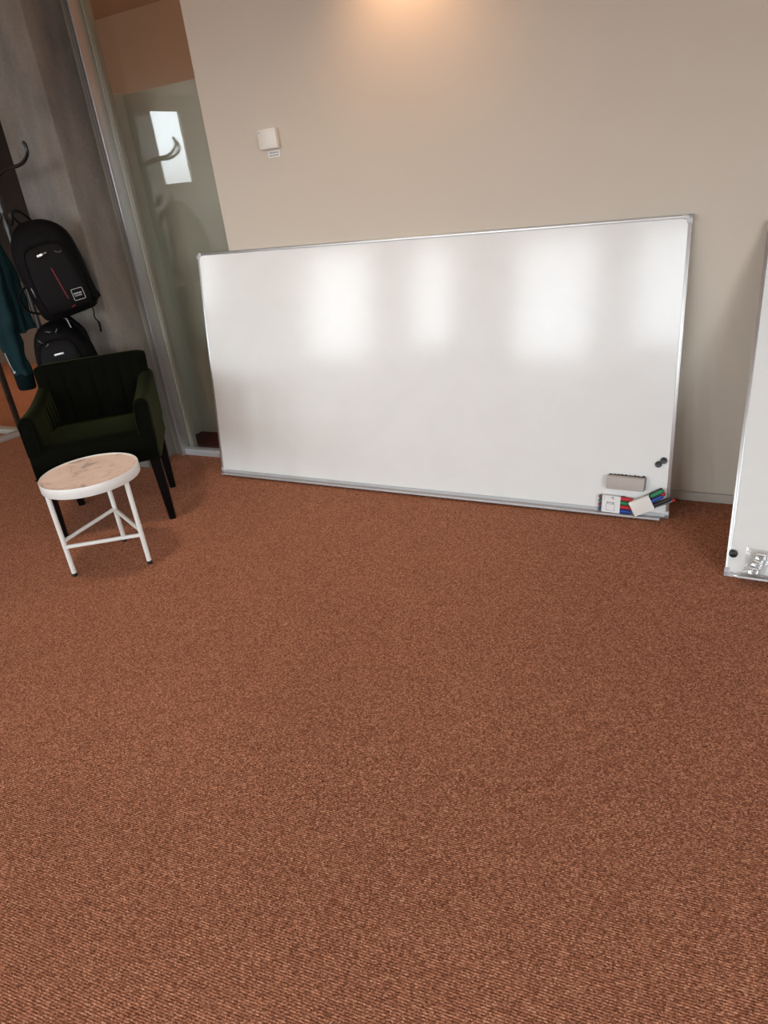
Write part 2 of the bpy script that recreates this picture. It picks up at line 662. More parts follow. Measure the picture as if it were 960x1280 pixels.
# beside the column: aluminium jamb, a clear pane on a threshold, and behind it a nook of low sage walls
mb = MB()
mb.box((-3.235, 3.055, 0), (-3.197, 3.112, ZC), 'stile')
mb.box((-3.198, 3.034, 0), (-3.180, 3.112, ZC), 'alu_dark', bevel=0.002)
mb.box((-3.180, 3.040, 0), (-3.170, 3.112, ZC), 'alu_dark')
mb.box((-3.170, 3.030, 0), (-3.155, 3.112, ZC), 'alu', bevel=0.003)
structure(mb, 'trim_jamb')
mb = MB()
mb.box((-3.155, WY - 0.004, 0.0), (-2.49, WY + 0.046, 0.040), 'alu_light', bevel=0.002)
structure(mb, 'trim_threshold')
mb = MB()
mb.box((-3.155, 3.091, 0.040), (-2.49, 3.099, ZC), 'glass')
structure(mb, 'window_1')
mb = MB()
mb.box((-3.42, 3.112, 0.0), (-3.130, 3.145, ZC), 'stile')
mb.box((-3.153, 3.106, 0.0), (-3.147, 3.112, ZC), 'sage')
mb.box((-3.42, 3.145, 0.0), (-3.352, 3.437, 2.0), 'sage')
structure(mb, 'trim_nook')
mb = MB()
mb.box((-3.42, 3.437, 0.0), (-2.10, 3.500, 1.99), 'sage')
structure(mb, 'wall_nook')
mb = MB()
mb.box((-6.1, 3.20, ZC - 0.02), (-2.1, 5.05, ZC), 'brown_wall')
structure(mb, 'ceiling_beyond')

# glass partitions at the far left, on aluminium sills, with a black corner joint
def partition(name, ax, ay, bx, by):
    d = Vector((bx - ax, by - ay, 0))
    L = d.length
    d.normalize()
    n = Vector((-d.y, d.x, 0))
    mx = frame((ax, ay, 0), d, n, (0, 0, 1))
    mb = MB()
    mb.box((0, -0.006, 0.03), (L, 0.006, ZC), 'glass', mx=mx)
    o = structure(mb, name)
    mb = MB()
    mb.box((0, -0.04, 0), (L, 0.04, 0.03), 'alu_light', bevel=0.002, mx=mx)
    structure(mb, 'trim_sill_' + name.split('_')[1])


partition('window_2', -5.35, 0.4, -4.86, 3.17)
partition('window_3', -8.2, 3.17, -4.89, 3.17)
mb = MB()
mb.box((-4.895, 3.155, 0.03), (-4.865, 3.185, ZC), 'black_seal')
structure(mb, 'trim_corner_joint')

# ------------------------------------------------------------------ whiteboards
def board_frame(BL, e1, up):
    e1 = Vector(e1).normalized()
    up = Vector(up)
    up = (up - e1 * up.dot(e1)).normalized()
    return frame(BL, e1, up, e1.cross(up))


def whiteboard(label, mw, W, H, tray0, tray1, corner_sides):
    t = thing('whiteboard', label, 'whiteboard', mw)
    fw, th = 0.013, 0.020
    mb = MB()
    mb.box((0.008, 0.008, -th + 0.003), (W - 0.008, H - 0.008, -0.002), 'board')
    mb.build('writing_surface', t)
    mb = MB()
    mb.box((0, 0, -th), (W, fw, 0.001), 'alu', bevel=0.0025)
    mb.box((0, H - fw, -th), (W, H, 0.001), 'alu', bevel=0.0025)
    mb.box((0, fw * 0.5, -th), (fw, H - fw * 0.5, 0.001), 'alu', bevel=0.0025)
    mb.box((W - fw, fw * 0.5, -th), (W, H - fw * 0.5, 0.001), 'alu', bevel=0.0025)
    mb.build('frame', t)
    for x, y in ((0, 0), (W, 0), (0, H), (W, H)):
        sx, sy = (1 if x == 0 else -1), (1 if y == 0 else -1)
        mb = MB()
        a = sorted((x - 0.002 * sx, x + 0.030 * sx))
        b = sorted((y - 0.001 * sy, y + 0.016 * sy))
        mb.box((a[0], b[0], -th - 0.001), (a[1], b[1], 0.003), 'alu_light', bevel=0.002)
        a = sorted((x - 0.002 * sx, x + 0.016 * sx))
        b = sorted((y - 0.001 * sy, y + 0.030 * sy))
        mb.box((a[0], b[0], -th - 0.001), (a[1], b[1], 0.003), 'alu_light', bevel=0.002)
        mb.build('corner_cap', t)
    mb = MB()
    mb.box((tray0, 0.0025, 0.001), (tray1, 0.0050, 0.046), 'alu_light', bevel=0.001)
    mb.box((tray0, 0.0008, 0.0435), (tray1, 0.0085, 0.046), 'alu_light', bevel=0.001)
    mb.box((tray0, 0.0050, 0.001), (tray1, 0.020, 0.003), 'alu_light')
    mb.build('pen_tray', t)
    return t


BW = board_frame((-2.709, 2.859, 0.002), (1.0, -0.004, 0), (0.001, 0.151, 0.989))
whiteboard('large white board leaning on the beige wall, eraser and markers at its lower right', BW, 2.40, 1.18, 0.034, 2.372, None)
B2 = board_frame((-0.066, 2.443, 0.002), (1.0, -0.012, 0), (-0.008, 0.594, 1.123))
whiteboard('white board leaning at the right edge of the frame, only its left strip showing', B2, 2.40, 1.27, 0.042, 2.35, None)


def on_board(BM, u, v, w=0.0, ang=0.0):
    """frame on the board face: x along the board turned by ang, y up the board, z out of it"""
    return BM @ Matrix.Translation((u, v, w - 0.001)) @ Matrix.Rotation(ang, 4, 'Z')


def magnet(label, mw, m, r=0.0135, group=None):
    t = MB()
    t.lathe([(0.0, 0.0), (r, 0.0), (r, 0.006), (r * 0.92, 0.0078), (r * 0.6, 0.0075), (r * 0.5, 0.0065), (0, 0.0065)], m, 28)
    o = t.build('magnet')
    o.matrix_world = mw
    return tag(o, label, 'magnet', group)


magnet('dark grey round magnet, upper right of the touching pair on the large whiteboard', on_board(BW, 2.366, 0.246), 'magnet', group='round board magnets')
magnet('dark grey round magnet, lower left of the touching pair on the large whiteboard', on_board(BW, 2.347, 0.229), 'magnet', group='round board magnets')
magnet('single black round magnet near the lower left corner of the right whiteboard', on_board(B2, 0.021, 0.082), 'magnet_black', 0.0145, group='round board magnets')

# eraser
e = thing('board_eraser', 'grey block eraser with dark felt stuck on the large whiteboard', 'eraser', on_board(BW, 2.2255, 0.144, 0.0, math.radians(-1.0)))
mb = MB()
mb.box((-0.076, -0.0295, 0.008), (0.076, 0.0265, 0.036), 'eraser', bevel=0.003)
mb.box((-0.074, -0.0275, 0.035), (0.074, 0.0245, 0.037), 'eraser', bevel=0.001)
mb.build('grip', e)
mb = MB()
mb.box((-0.075, -0.0295, 0.0005), (0.077, 0.028, 0.009), 'felt', bevel=0.002)
for k in range(9):
    x = -0.07 + 0.0165 * k + random.uniform(-0.004, 0.004)
    mb.box((x, 0.024, 0.002), (x + 0.008, 0.0295 + random.uniform(0, 0.0025), 0.010), 'felt', bevel=0.001)
mb.build('felt_pad', e)


# markers: local x along the pen, cap at +x
def marker(label, mw, cap, body='pen_body', L=0.138, r=0.0088, plug='cap_black', group=None, capL=0.052):
    t = thing('whiteboard_marker', label, 'marker', mw, group=group)
    R = Matrix.Rotation(PI / 2, 4, 'Y')
    b = MB()
    b.lathe([(0.0, 0.004), (r * 0.93, 0.004), (r * 0.97, 0.012), (r * 0.97, L - capL - 0.004), (r * 0.8, L - capL), (r * 0.8, L - capL + 0.003), (0, L - capL + 0.003)], body, 20, R)
    b.build('barrel', t)
    b = MB()
    b.lathe([(0.0, L - capL), (r, L - capL), (r * 1.02, L - capL + 0.004), (r * 0.98, L - 0.010), (r * 0.80, L - 0.002), (r * 0.62, L), (0, L)], cap, 20, R)
    b.build('cap', t)
    b = MB()
    b.lathe([(0.0, 0.0), (r * 0.7, 0.0), (r * 0.78, 0.001), (r * 0.78, 0.005), (0, 0.005)], plug, 20, R)
    b.build('end_plug', t)
    return t


GP = 'markers in the cardboard pack'
tilt = math.radians(-1.5)
PK = on_board(BW, 2.115, 0.0135, 0.0135, tilt)
cols = [('cap_blue', 'blue'), ('cap_red', 'red'), ('cap_green', 'green'), ('cap_red', 'red')]
place = ['bottom blue', 'second from bottom, red', 'second from top, green', 'top red']
for k, (cm, cn) in enumerate(cols):
    marker('%s capped marker in the flat pack on the board tray' % place[k],
           PK @ Matrix.Translation((0, 0.0085 + 0.0182 * k - 0.004, 0.0)), cm, plug=cm, group=GP)
pk = thing('marker_pack', 'flat cardboard marker pack with white printed label, standing on the tray', 'marker pack', PK)
mb = MB()
x0, x1, y0, y1, z0, z1 = 0.016, 0.092, -0.0055, 0.0695, -0.0105, 0.0105
for lo, hi in (((x0, y0, z1 - 0.001), (x1, y1, z1)), ((x0, y0, z0), (x1, y1, z0 + 0.001)),
               ((x0, y0, z0), (x1, y0 + 0.001, z1)), ((x0, y1 - 0.001, z0), (x1, y1, z1))):
    mb.box(lo, hi, 'white_card')
mb.build('sleeve', pk)
mb = MB()
zf = z1 + 0.0004
mb.box((0.034, 0.004, z1), (0.070, 0.0335, zf), 'grey_ink')
mb.box((0.0355, 0.0055, zf - 0.0001), (0.0685, 0.032, zf + 0.0002), 'white_card')
mb.box((0.036, 0.036, z1), (0.044, 0.043, zf), 'grey_ink')
mb.box((0.047, 0.037, z1), (0.053, 0.043, zf), 'grey_ink')
mb.box((0.056, 0.036, z1), (0.068, 0.042, zf), 'grey_ink')
mb.faces_from([(0.050, 0.060, zf), (0.060, 0.066, zf), (0.066, 0.054, zf), (0.061, 0.055, zf), (0.060, 0.061, zf)], [(0, 1, 2, 3, 4)], 'navy_ink', False)
for k in range(4):
    mb.box((0.023, 0.048 + 0.005 * k, z1), (0.025, 0.051 + 0.005 * k, zf), 'grey_ink')
mb.build('print', pk)
mb = MB()
mb.box((x1, y0 + 0.001, z0), (x1 + 0.018, y1 - 0.001, z0 + 0.003), 'pen_body')
mb.build('backing_card', pk)

# white magnetic pen cup, tipped over at an angle, with its pens
ang = math.radians(28)
CUP = on_board(BW, 2.268, 0.0162, 0.0015, ang)
cup = thing('pen_cup', 'white square pen cup tipped to the right on the board tray, full of markers', 'pen cup', CUP)
mb = MB()
cl, cw, cd, wt = 0.088, 0.064, 0.041, 0.002
y0 = -0.012
mb.box((0, y0, 0.002), (cl, y0 + cw, 0.002 + wt), 'white_plastic')
mb.box((0, y0, cd - wt), (cl, y0 + cw, cd), 'white_plastic', bevel=0.0008)
mb.box((0, y0, 0.002), (cl, y0 + wt, cd), 'white_plastic', bevel=0.0008)
mb.box((0, y0 + cw - wt, 0.002), (cl, y0 + cw, cd), 'white_plastic', bevel=0.0008)
mb.box((0, y0, 0.002), (wt, y0 + cw, cd), 'white_plastic', bevel=0.0008)
mb.build('body', cup)
GC = 'markers in the tipped pen cup'
pens = [  # cap, body, start y, depth, turn, length, radius, label
    ('cap_green', 'cap_black', 0.036, 0.0300, 4, 0.146, 0.0085, 'green capped marker sticking out of the white pen cup'),
    ('cap_blue', 'pen_body', 0.018, 0.0300, 3, 0.132, 0.0085, 'blue capped marker below the green one in the pen cup'),
    ('cap_black', 'cap_black', 0.0000, 0.0300, 1.5, 0.160, 0.0085, 'long black marker in the middle of the white pen cup'),
    ('cap_red', 'pen_grey', -0.0020, 0.0118, -3, 0.166, 0.0068, 'slim grey marker with a red tip at the right of the pen cup'),
    ('cap_black', 'cap_black', 0.0400, 0.0125, 4, 0.140, 0.0085, 'black marker at the left rear of the pen cup, behind the green one'),
    ('cap_red', 'pen_body', 0.0215, 0.0125, 3, 0.142, 0.0080, 'red tipped marker almost hidden behind the green one in the cup'),
]
for cm, bmn, sy, dz, trn, ln, r, lab in pens:
    marker(lab, CUP @ Matrix.Translation((0.004, sy, dz)) @ Matrix.Rotation(math.radians(trn), 4, 'Z'), cm, bmn, ln, r, group=GC,
           capL=0.012 if 'slim' in lab else 0.055)

# clear bag with fittings lying on the right board's tray
BG = on_board(B2, 0.089, 0.0095, 0.008, math.radians(-8))
bag = thing('plastic_bag', 'small crumpled clear plastic bag on the tray of the right whiteboard', 'plastic bag', BG)
mb = MB()
nx, ny = 9, 12
rings = []
for j in range(ny + 1):
    v = j / ny
    ring = []
    for k in range(2 * nx):
        s = k / nx
        fx = s if s <= 1 else 2 - s
        side = 1 if s <= 1 else -1
        x = (fx - 0.5) * 0.076 * (1 - 0.12 * math.sin(v * 5))
        y = v * 0.098
        bulge = math.sin(PI * min(max(fx, 0.02), 0.98)) * math.sin(PI * min(max(v, 0.06), 0.95))
        z = 0.017 + side * 0.014 * bulge
        q = noise.noise_vector(Vector((x * 45, y * 45, side * 3.0)))
        p = Vector((x, y, z)) + Vector((q.x * 0.003, q.y * 0.003, q.z * 0.004))
        p.z = max(p.z, -0.004)
        ring.append(p)
    rings.append(ring)
mb.loft(rings, 'clear_plastic', cap=True, smooth=False)
mb.build('film', bag, sharp=0)


def fitting(label, mw):
    t = thing('board_fitting', label, 'bracket', mw, group='fittings in the clear bag')
    mb = MB()
    mb.box((-0.016, -0.012, -0.006), (0.016, 0.012, 0.001), 'chrome', bevel=0.002)
    mb.box((-0.016, 0.006, 0.0), (0.016, 0.012, 0.008), 'white_plastic', bevel=0.002)
    mb.build('plate', t)
    mb = MB()
    mb.lathe([(0, 0.0), (0.006, 0.0), (0.006, 0.006), (0.004, 0.008), (0, 0.008)], 'chrome', 20, Matrix.Translation((0, -0.002, 0.001)))
    mb.build('chrome_screw', t)


fitting('small shiny metal fitting, topmost of three in the clear bag', BG @ Matrix.Translation((0.008, 0.074, 0.016)) @ Matrix.Rotation(0.15, 4, 'Z'))
fitting('small shiny metal fitting, middle one of three in the clear bag', BG @ Matrix.Translation((0.003, 0.047, 0.017)) @ Matrix.Rotation(-0.2, 4, 'Z'))
fitting('small shiny metal fitting, lowest of three in the clear bag', BG @ Matrix.Translation((-0.002, 0.020, 0.015)) @ Matrix.Rotation(0.1, 4, 'Z'))

# ------------------------------------------------------------------ thermostat and its sticker on the wall
t = thing('wall_sensor', 'small white room sensor box with curved front on the beige wall', 'sensor', Matrix.Translation((-2.140, WY, 1.634)))
mb = MB()
mb.box((-0.048, -0.010, -0.040), (0.048, 0.0, 0.040), 'white_plastic', bevel=0.003)
mb.build('back_plate', t)
mb = MB()
rings = []
n = 14
for z in (-0.041, -0.038, -0.02, 0.0, 0.02, 0.038, 0.041):
    sc = 0.97 if abs(z) > 0.04 else 1.0
    ring = []
    for k in range(n + 1):
        f = k / n
        x = (f - 0.5) * 0.101 * sc
        y = -0.026 - 0.009 * math.sin(PI * f)
        ring.append(Vector((x, y * sc, z)))
    ring.append(Vector((0.0505 * sc, -0.009, z)))
    ring.append(Vector((-0.0505 * sc, -0.009, z)))
    rings.append(ring)
mb.loft(rings, 'white_plastic')
mb.build('cover', t, sharp=30)
mb = MB()
mb.lathe([(0, 0), (0.003, 0), (0.003, 0.001), (0, 0.001)], 'grey_ink', 16, Matrix.Translation((-0.037, -0.0297, 0.029)) @ Matrix.Rotation(PI / 2, 4, 'X'))
mb.build('indicator_light', t)
mb = MB()
mb.box((-0.033, -0.0012, -0.0135), (0.033, 0.0, 0.0135), 'white_card')
for z, segs in ((0.006, ((-0.024, -0.006), (-0.003, 0.012), (0.016, 0.025))), (-0.0055, ((-0.025, -0.012), (-0.009, 0.006), (0.010, 0.024)))):
    for a, b in segs:
        mb.box((a, -0.0016, z - 0.0022), (b, -0.0011, z + 0.0022), 'grey_ink')
o = mb.build('wall_sticker')
o.location = (-2.132, WY, 1.571)
tag(o, 'narrow white sticker with two lines of print below the wall sensor', 'sticker')

# ------------------------------------------------------------------ side table
TB = thing('side_table', 'round white metal side table with pink marble top in front of the armchair', 'table', loc=(-2.527, 1.877, 0.0))
mb = MB()
mb.lathe([(0.0, 0.4325), (0.196, 0.4325), (0.1975, 0.4335), (0.1985, 0.4365), (0.0, 0.4365)], 'marble', 96)
mb.build('marble_top', TB)
mb = MB()
R0 = 0.205
mb.lathe([(0.199, 0.4325), (0.199, 0.4385), (0.201, 0.440), (R0 - 0.001, 0.440), (R0, 0.4385), (R0, 0.398), (R0 - 0.0015, 0.396),
          (R0 - 0.003, 0.396), (0.190, 0.396), (0.0, 0.396), (0.0, 0.4325), (0.199, 0.4325)], 'white_metal', 96)
mb.build('rim', TB)
feet = []
for a in (-114.7, 5.3, 125.3):
    a = math.radians(a)
    p = Vector((0.1887 * math.cos(a), 0.1887 * math.sin(a), 0))
    feet.append(p)
    mb = MB()
    mb.tube([p + Vector((0, 0, 0.016)), p + Vector((0, 0, 0.398))], 0.0105, 'white_metal', 20)
    leg = mb.build('leg', TB)
    mb = MB()
    mb.lathe([(0.0, 0.0), (0.0105, 0.0), (0.0115, 0.003), (0.0115, 0.016), (0, 0.016)], 'rubber', 20, Matrix.Translation(p))
    mb.build('foot_cap', leg)
for i, j, z in ((0, 1, 0.144), (0, 2, 0.172), (1, 2, 0.166)):
    mb = MB()
    a, b = feet[i] + Vector((0, 0, z)), feet[j] + Vector((0, 0, z))
    mb.tube([a, b], 0.0088, 'white_metal', 18)
    mb.build('stretcher', TB)

# ------------------------------------------------------------------ armchair
ca = math.radians(41)
CH = thing('armchair', 'dark green velvet armchair with pleated back and black tapered legs', 'armchair',
           frame((-2.908, 2.290, 0), (math.cos(ca), math.sin(ca), 0), (-math.sin(ca), math.cos(ca), 0), (0, 0, 1)))
# seat: upholstered block with a crowned top and a rounded nose
mb = MB()
rings = []
hw = 0.286
prof = []   # (y, ztop)
for k in range(25):
    f = k / 24
    y = -0.272 + f * 0.50
    rings.append((y, f))
R2 = []
for y, f in rings:
    nose = max(0.0, 1 - f / 0.10)
    ztop = 0.462 + 0.030 * math.sin(PI * min(1, f * 1.1 + 0.08)) ** 0.6 - 0.030 * nose ** 2.2
    zb = 0.335 + 0.004 * nose
    ins = 0.006 * nose ** 3
    ring = []
    m_ = 24
    for k in range(m_ + 1):
        g = k / m_
        x = (g - 0.5) * 2 * (hw - ins)
        edge = abs(2 * g - 1)
        ring.append(Vector((x, y - 0.010 * (1 - edge ** 4) * max(0, 1 - f / 0.08), ztop - 0.026 * edge ** 7)))
    for k in range(1, 6):
        ring.append(Vector((hw - ins, y, ztop - 0.026 + (zb - ztop + 0.026) * k / 5)))
    for k in range(m_ - 1, -1, -1):
        g = k / m_
        ring.append(Vector(((g - 0.5) * 2 * (hw - ins), y, zb)))
    for k in range(4, 0, -1):
        ring.append(Vector((-(hw - ins), y, ztop - 0.026 + (zb - ztop + 0.026) * k / 5)))
    R2.append(ring)
mb.loft(R2, 'velvet')
seat = mb.build('seat', CH, sharp=60)
# piping along the front rail
mb = MB()
mb.tube([(-hw, -0.277, 0.345), (0, -0.286, 0.343), (hw, -0.277, 0.345)], 0.0035, 'velvet', 8)
mb.build('front_piping', seat)

# backrest with vertical pleats
mb = MB()
rings = []
zs = [0.40, 0.46, 0.52, 0.58, 0.64, 0.69, 0.72, 0.738, 0.750, 0.757, 0.759]
NP = 8
for z in zs:
    f = (z - 0.40) / 0.36
    w = 0.258 + 0.020 * f
    yb = 0.262 + 0.055 * f
    yf = 0.178 + 0.068 * f
    top = max(0.0, (z - 0.735) / 0.024)
    ins = 0.018 * (1 - math.sqrt(max(0, 1 - min(1, top) ** 2)))
    pleat_fade = 1 - min(1, max(0, (z - 0.70) / 0.055))
    ring = []
    K = 108
    for k in range(K + 1):
        g = k / K
        x = (g - 0.5) * 2 * (w - ins * 0.5)
        edge = abs(2 * g - 1)
        ph = (g * NP) % 1.0
        amp = 0.0095 * pleat_fade * (0.35 + 0.65 * (1 - abs(2 * g - 1) ** 8))
        y = yf + ins + amp * (1 - math.sin(PI * ph) ** 0.55) + 0.020 * edge ** 10 - 0.035 * (edge ** 3) * (1 - f) * 0.6
        zz = z + 0.004 * (1 - edge ** 6) * f - 0.010 * edge ** 14 * f
        ring.append(Vector((x, y, zz)))
    for k in range(K, -1, -6):
        g = k / K
        edge = abs(2 * g - 1)
        ring.append(Vector(((g - 0.5) * 2 * (w - ins * 0.5), yb - ins - 0.012 * edge ** 10, z - 0.010 * edge ** 14 * f)))
    rings.append(ring)
mb.loft(rings, 'velvet')
mb.build('backrest', CH, sharp=70)

# arms: padded side panels, tops dipping slightly between front and back, pleats on the inside
for s in (-1, 1):
    mb = MB()
    rings = []
    NY = 52
    for k in range(NY + 1):
        f = k / NY
        y = -0.262 + f * 0.545
        ztop = 0.634 + 0.028 * f ** 1.5 - 0.012 * math.sin(PI * f)
        end = max(0, 1 - f / 0.05)
        rin = 0.010 * end ** 2
        ztop -= 0.012 * end ** 2
        zb = 0.400
        xo = 0.291 - rin * 0.6
        th = 0.072 + 0.006 * math.sin(PI * f)
        xi = xo - th + rin
        ph = ((f - 0.40) / 0.60 * 5) % 1.0
        amp = 0.012 * min(1, max(0, (f - 0.38) / 0.06))
        ring = []
        # outside up, over the rounded top, down the inside
        for q in range(5):
            ring.append(Vector((xo - 0.006 * (1 - q / 4), y, zb + (ztop - 0.036 - zb) * q / 4)))
        c = Vector(((xo + xi) / 2, 0, ztop - 0.036))
        rx = (xo - xi) / 2
        for q in range(1, 10):
            a = PI * q / 10
            ring.append(Vector((c.x + rx * math.cos(a), y, c.z + 0.036 * math.sin(a))))
        for q in range(7):
            z = ztop - 0.036 + (zb - ztop + 0.036) * q / 6
            dp = amp * (1 - math.sin(PI * ph) ** 0.55) * (0.5 + 0.5 * min(1, q / 2))
            ring.append(Vector((xi + dp - 0.010 * math.sin(PI * q / 6), y, z)))
        rings.append([Vector((v.x * s, v.y, v.z)) for v in (ring if s > 0 else ring[::-1])])
    mb.loft(rings, 'velvet')
    arm = mb.build('armrest', CH, sharp=60)
    # seam around the front face
    mb = MB()
    pts = []
    for q in range(15):
        a = PI * q / 14
        pts.append((s * (0.253 + 0.030 * math.cos(a)), -0.2635, 0.588 + 0.030 * math.sin(a)))
    pts = [(s * 0.2815, -0.2635, 0.45)] + pts + [(s * 0.224, -0.2635, 0.47)]
    mb.tube(pts, 0.0022, 'velvet', 6)
    mb.build('front_seam', arm)


def chair_leg(x, y, dx, dy):
    mb = MB()
    rings = []
    for z, h in ((0.0, 0.0145), (0.003, 0.0155), (0.17, 0.0205), (0.34, 0.0245)):
        f = z / 0.34
        cx, cy = x + dx * f, y + dy * f
        b = h * 0.82
        rings.append([Vector((cx + a * h, cy + c * h, z)) if 0 else Vector((cx + a, cy + c, z)) for a, c in
                      ((-h, -b), (-b, -h), (b, -h), (h, -b), (h, b), (b, h), (-b, h), (-h, b))])
    mb.loft(rings, 'black_wood')
    mb.build('leg', CH, sharp=25)


chair_leg(0.258, -0.212, -0.004, -0.026)
chair_leg(-0.262, -0.212, 0.004, -0.026)
chair_leg(0.247, 0.226, 0.002, -0.040)
chair_leg(-0.243, 0.226, -0.002, -0.040)

# ------------------------------------------------------------------ coat rack behind the chair
PX, PY = -3.531, 2.60
RK = thing('coat_rack', 'black metal coat rack with curled hooks in front of the concrete column', 'coat rack', loc=(PX, PY, 0))
mb = MB()
mb.tube([(0, 0, 0.02), (0, 0, 1.88)], 0.0145, 'grey_metal', 18)
mb.build('pole', RK)
mb = MB()
mb.lathe([(0, 0.0), (0.145, 0.0), (0.150, 0.004), (0.148, 0.012), (0.03, 0.022), (0.0145, 0.034), (0.0, 0.034)], 'black_metal', 48)
mb.build('base', RK)


def hook(az, pts, r=0.0085):
    a = math.radians(az)
    c, s = math.cos(a), math.sin(a)
    p3 = [(d * c, d * s, z) for d, z in pts]
    mb = MB()
    path = smooth_path(p3, 6)
    mb.tube(path, [r] * (len(path) - 1) + [r * 0.8], 'black_metal', 12)
    mb.build('hook', RK)


UP = [(0.0, 1.660), (0.09, 1.698), (0.165, 1.715), (0.235, 1.717), (0.292, 1.731), (0.333, 1.760), (0.337, 1.794), (0.328, 1.810)]
for az in (0, 141, 210, 288):
    hook(az - 3, [(d, z - 0.05) for d, z in UP])
LO = [(0.0, 1.535), (0.010, 1.47), (0.045, 1.425), (0.085, 1.415), (0.115, 1.435), (0.122, 1.470)]
for az in (-20, 130, 192, 275):
    hook(az, LO, 0.007)
mb = MB()
mb.tube([(0.046 * math.cos(2 * PI * k / 28), 0, 1.925 + 0.046 * math.sin(2 * PI * k / 28)) for k in range(28)], 0.007, 'black_metal', 10, loop=True)
mb.build('top_ring', RK)


# ------------------------------------------------------------------ backpacks
def sring(cx, cy, hw, hd, z, e=2.8, n=48, front=1.0):
    out = []
    for k in range(n):
        a = 2 * PI * k / n
        c, s = math.cos(a), math.sin(a)
        x = math.copysign(abs(c) ** (2 / e), c) * hw
        y = math.copysign(abs(s) ** (2 / e), s) * hd
        if y < 0:
            y *= front
        out.append(Vector((cx + x, cy + y, z)))
    return out


def wobble(vs, amp, sc, seed=0.0):
    for v in vs:
        q = noise.noise_vector(v.co * sc + Vector((seed, seed, seed)))
        v.co += Vector((q.x, q.y, q.z)) * amp


def lofted(m, secs, e, amp, sc, seed, name, parent, **kw):
    mb = MB()
    vs = mb.loft([sring(cx, cy, hw, hd, z, e) for z, cx, cy, hw, hd in secs], m)
    wobble(vs, amp, sc, seed)
    return mb.build(name, parent, sharp=70, subsurf=1)


yaw, roll = math.radians(46), math.radians(9)
r_ = Vector((math.cos(yaw), math.sin(yaw), 0))
b_ = Vector((-math.sin(yaw), math.cos(yaw), 0))
zx = Vector((0, 0, 1)) * math.cos(roll) - r_ * math.sin(roll)
xx = r_ * math.cos(roll) + Vector((0, 0, 1)) * math.sin(roll)
B1o = Vector((-3.272, 2.585, 1.193)) - zx * 0.235
B1 = thing('backpack', 'large black backpack with red stripe hanging from the coat rack', 'backpack', frame(B1o, xx, b_, zx), group='black backpacks on the coat rack')
secs = [(0.0, 0.0, 0.0, 0.105, 0.060), (0.010, 0, 0, 0.138, 0.085), (0.040, 0, 0, 0.148, 0.098), (0.12, 0, 0, 0.155, 0.104), (0.22, 0, 0, 0.156, 0.102),
        (0.31, 0, 0, 0.156, 0.096), (0.38, 0, 0.004, 0.140, 0.086), (0.43, 0, 0.010, 0.112, 0.068), (0.458, 0, 0.016, 0.078, 0.046), (0.470, 0, 0.020, 0.040, 0.024)]
body1 = lofted('nylon', secs, 2.9, 0.010, 7, 1.0, 'main_compartment', B1)
pk1 = lofted('nylon_panel', [(0.022, 0.012, -0.085, 0.090, 0.020), (0.035, 0.012, -0.09, 0.116, 0.036), (0.12, 0.012, -0.092, 0.124, 0.042), (0.23, 0.010, -0.088, 0.118, 0.040),
                             (0.325, 0.008, -0.083, 0.104, 0.034), (0.355, 0.006, -0.076, 0.078, 0.022), (0.365, 0.006, -0.070, 0.05, 0.012)], 3.6, 0.004, 9, 2.0, 'front_pocket', B1)
lofted('nylon', [(0.350, 0, -0.050, 0.07, 0.02), (0.360, 0, -0.050, 0.098, 0.034), (0.380, 0, -0.048, 0.102, 0.036), (0.41, 0, -0.036, 0.085, 0.032), (0.432, 0, -0.022, 0.055, 0.020)],
       3.0, 0.004, 9, 3.0, 'top_pocket', B1)
YF = -0.1345
# zip lines
mb = MB()
for sx in (-1, 1):
    mb.tube(smooth_path([(0.012 + sx * 0.112, -0.116, 0.05), (0.012 + sx * 0.116, -0.120, 0.15), (0.010 + sx * 0.108, -0.117, 0.25), (0.008 + sx * 0.085, -0.104, 0.338), (0.006, -0.095, 0.360)], 6), 0.0026, 'webbing', 8)
mb.build('zip', pk1)
mb = MB()
mb.box((-0.120, -0.125, 0.135), (-0.114, -0.117, 0.185), 'zip', bevel=0.002)
mb.build('zip_pull', pk1)
mb = MB()
mb.tube(smooth_path([(0.060, -0.118, 0.310), (0.075, -0.119, 0.300), (0.090, -0.114, 0.304)], 5), 0.003, 'zip', 8)
mb.build('zip_pull', pk1)
# silver emblem
mb = MB()
mx = Matrix.Translation((-0.002, YF + 0.010, 0.312)) @ Matrix.Rotation(math.radians(-6), 4, 'Y')
mb.box((-0.024, -0.006, -0.006), (0.004, 0.004, 0.006), 'silver', bevel=0.002, mx=mx)
mb.box((0.006, -0.005, -0.005), (0.026, 0.004, 0.005), 'zip', bevel=0.002, mx=mx)
mb.build('emblem', pk1)
# red line and its short foot
mb = MB()
mb.tube(smooth_path([(0.013, YF + 0.0035, 0.243), (0.018, YF + 0.0015, 0.180), (0.023, YF + 0.0005, 0.120), (0.026, YF + 0.0010, 0.088)], 5), 0.0030, 'red_print', 8)
mb.tube([(0.022, YF + 0.004, 0.045), (0.042, YF + 0.006, 0.049)], 0.0025, 'red_print', 8)
mb.build('red_stripe', pk1)
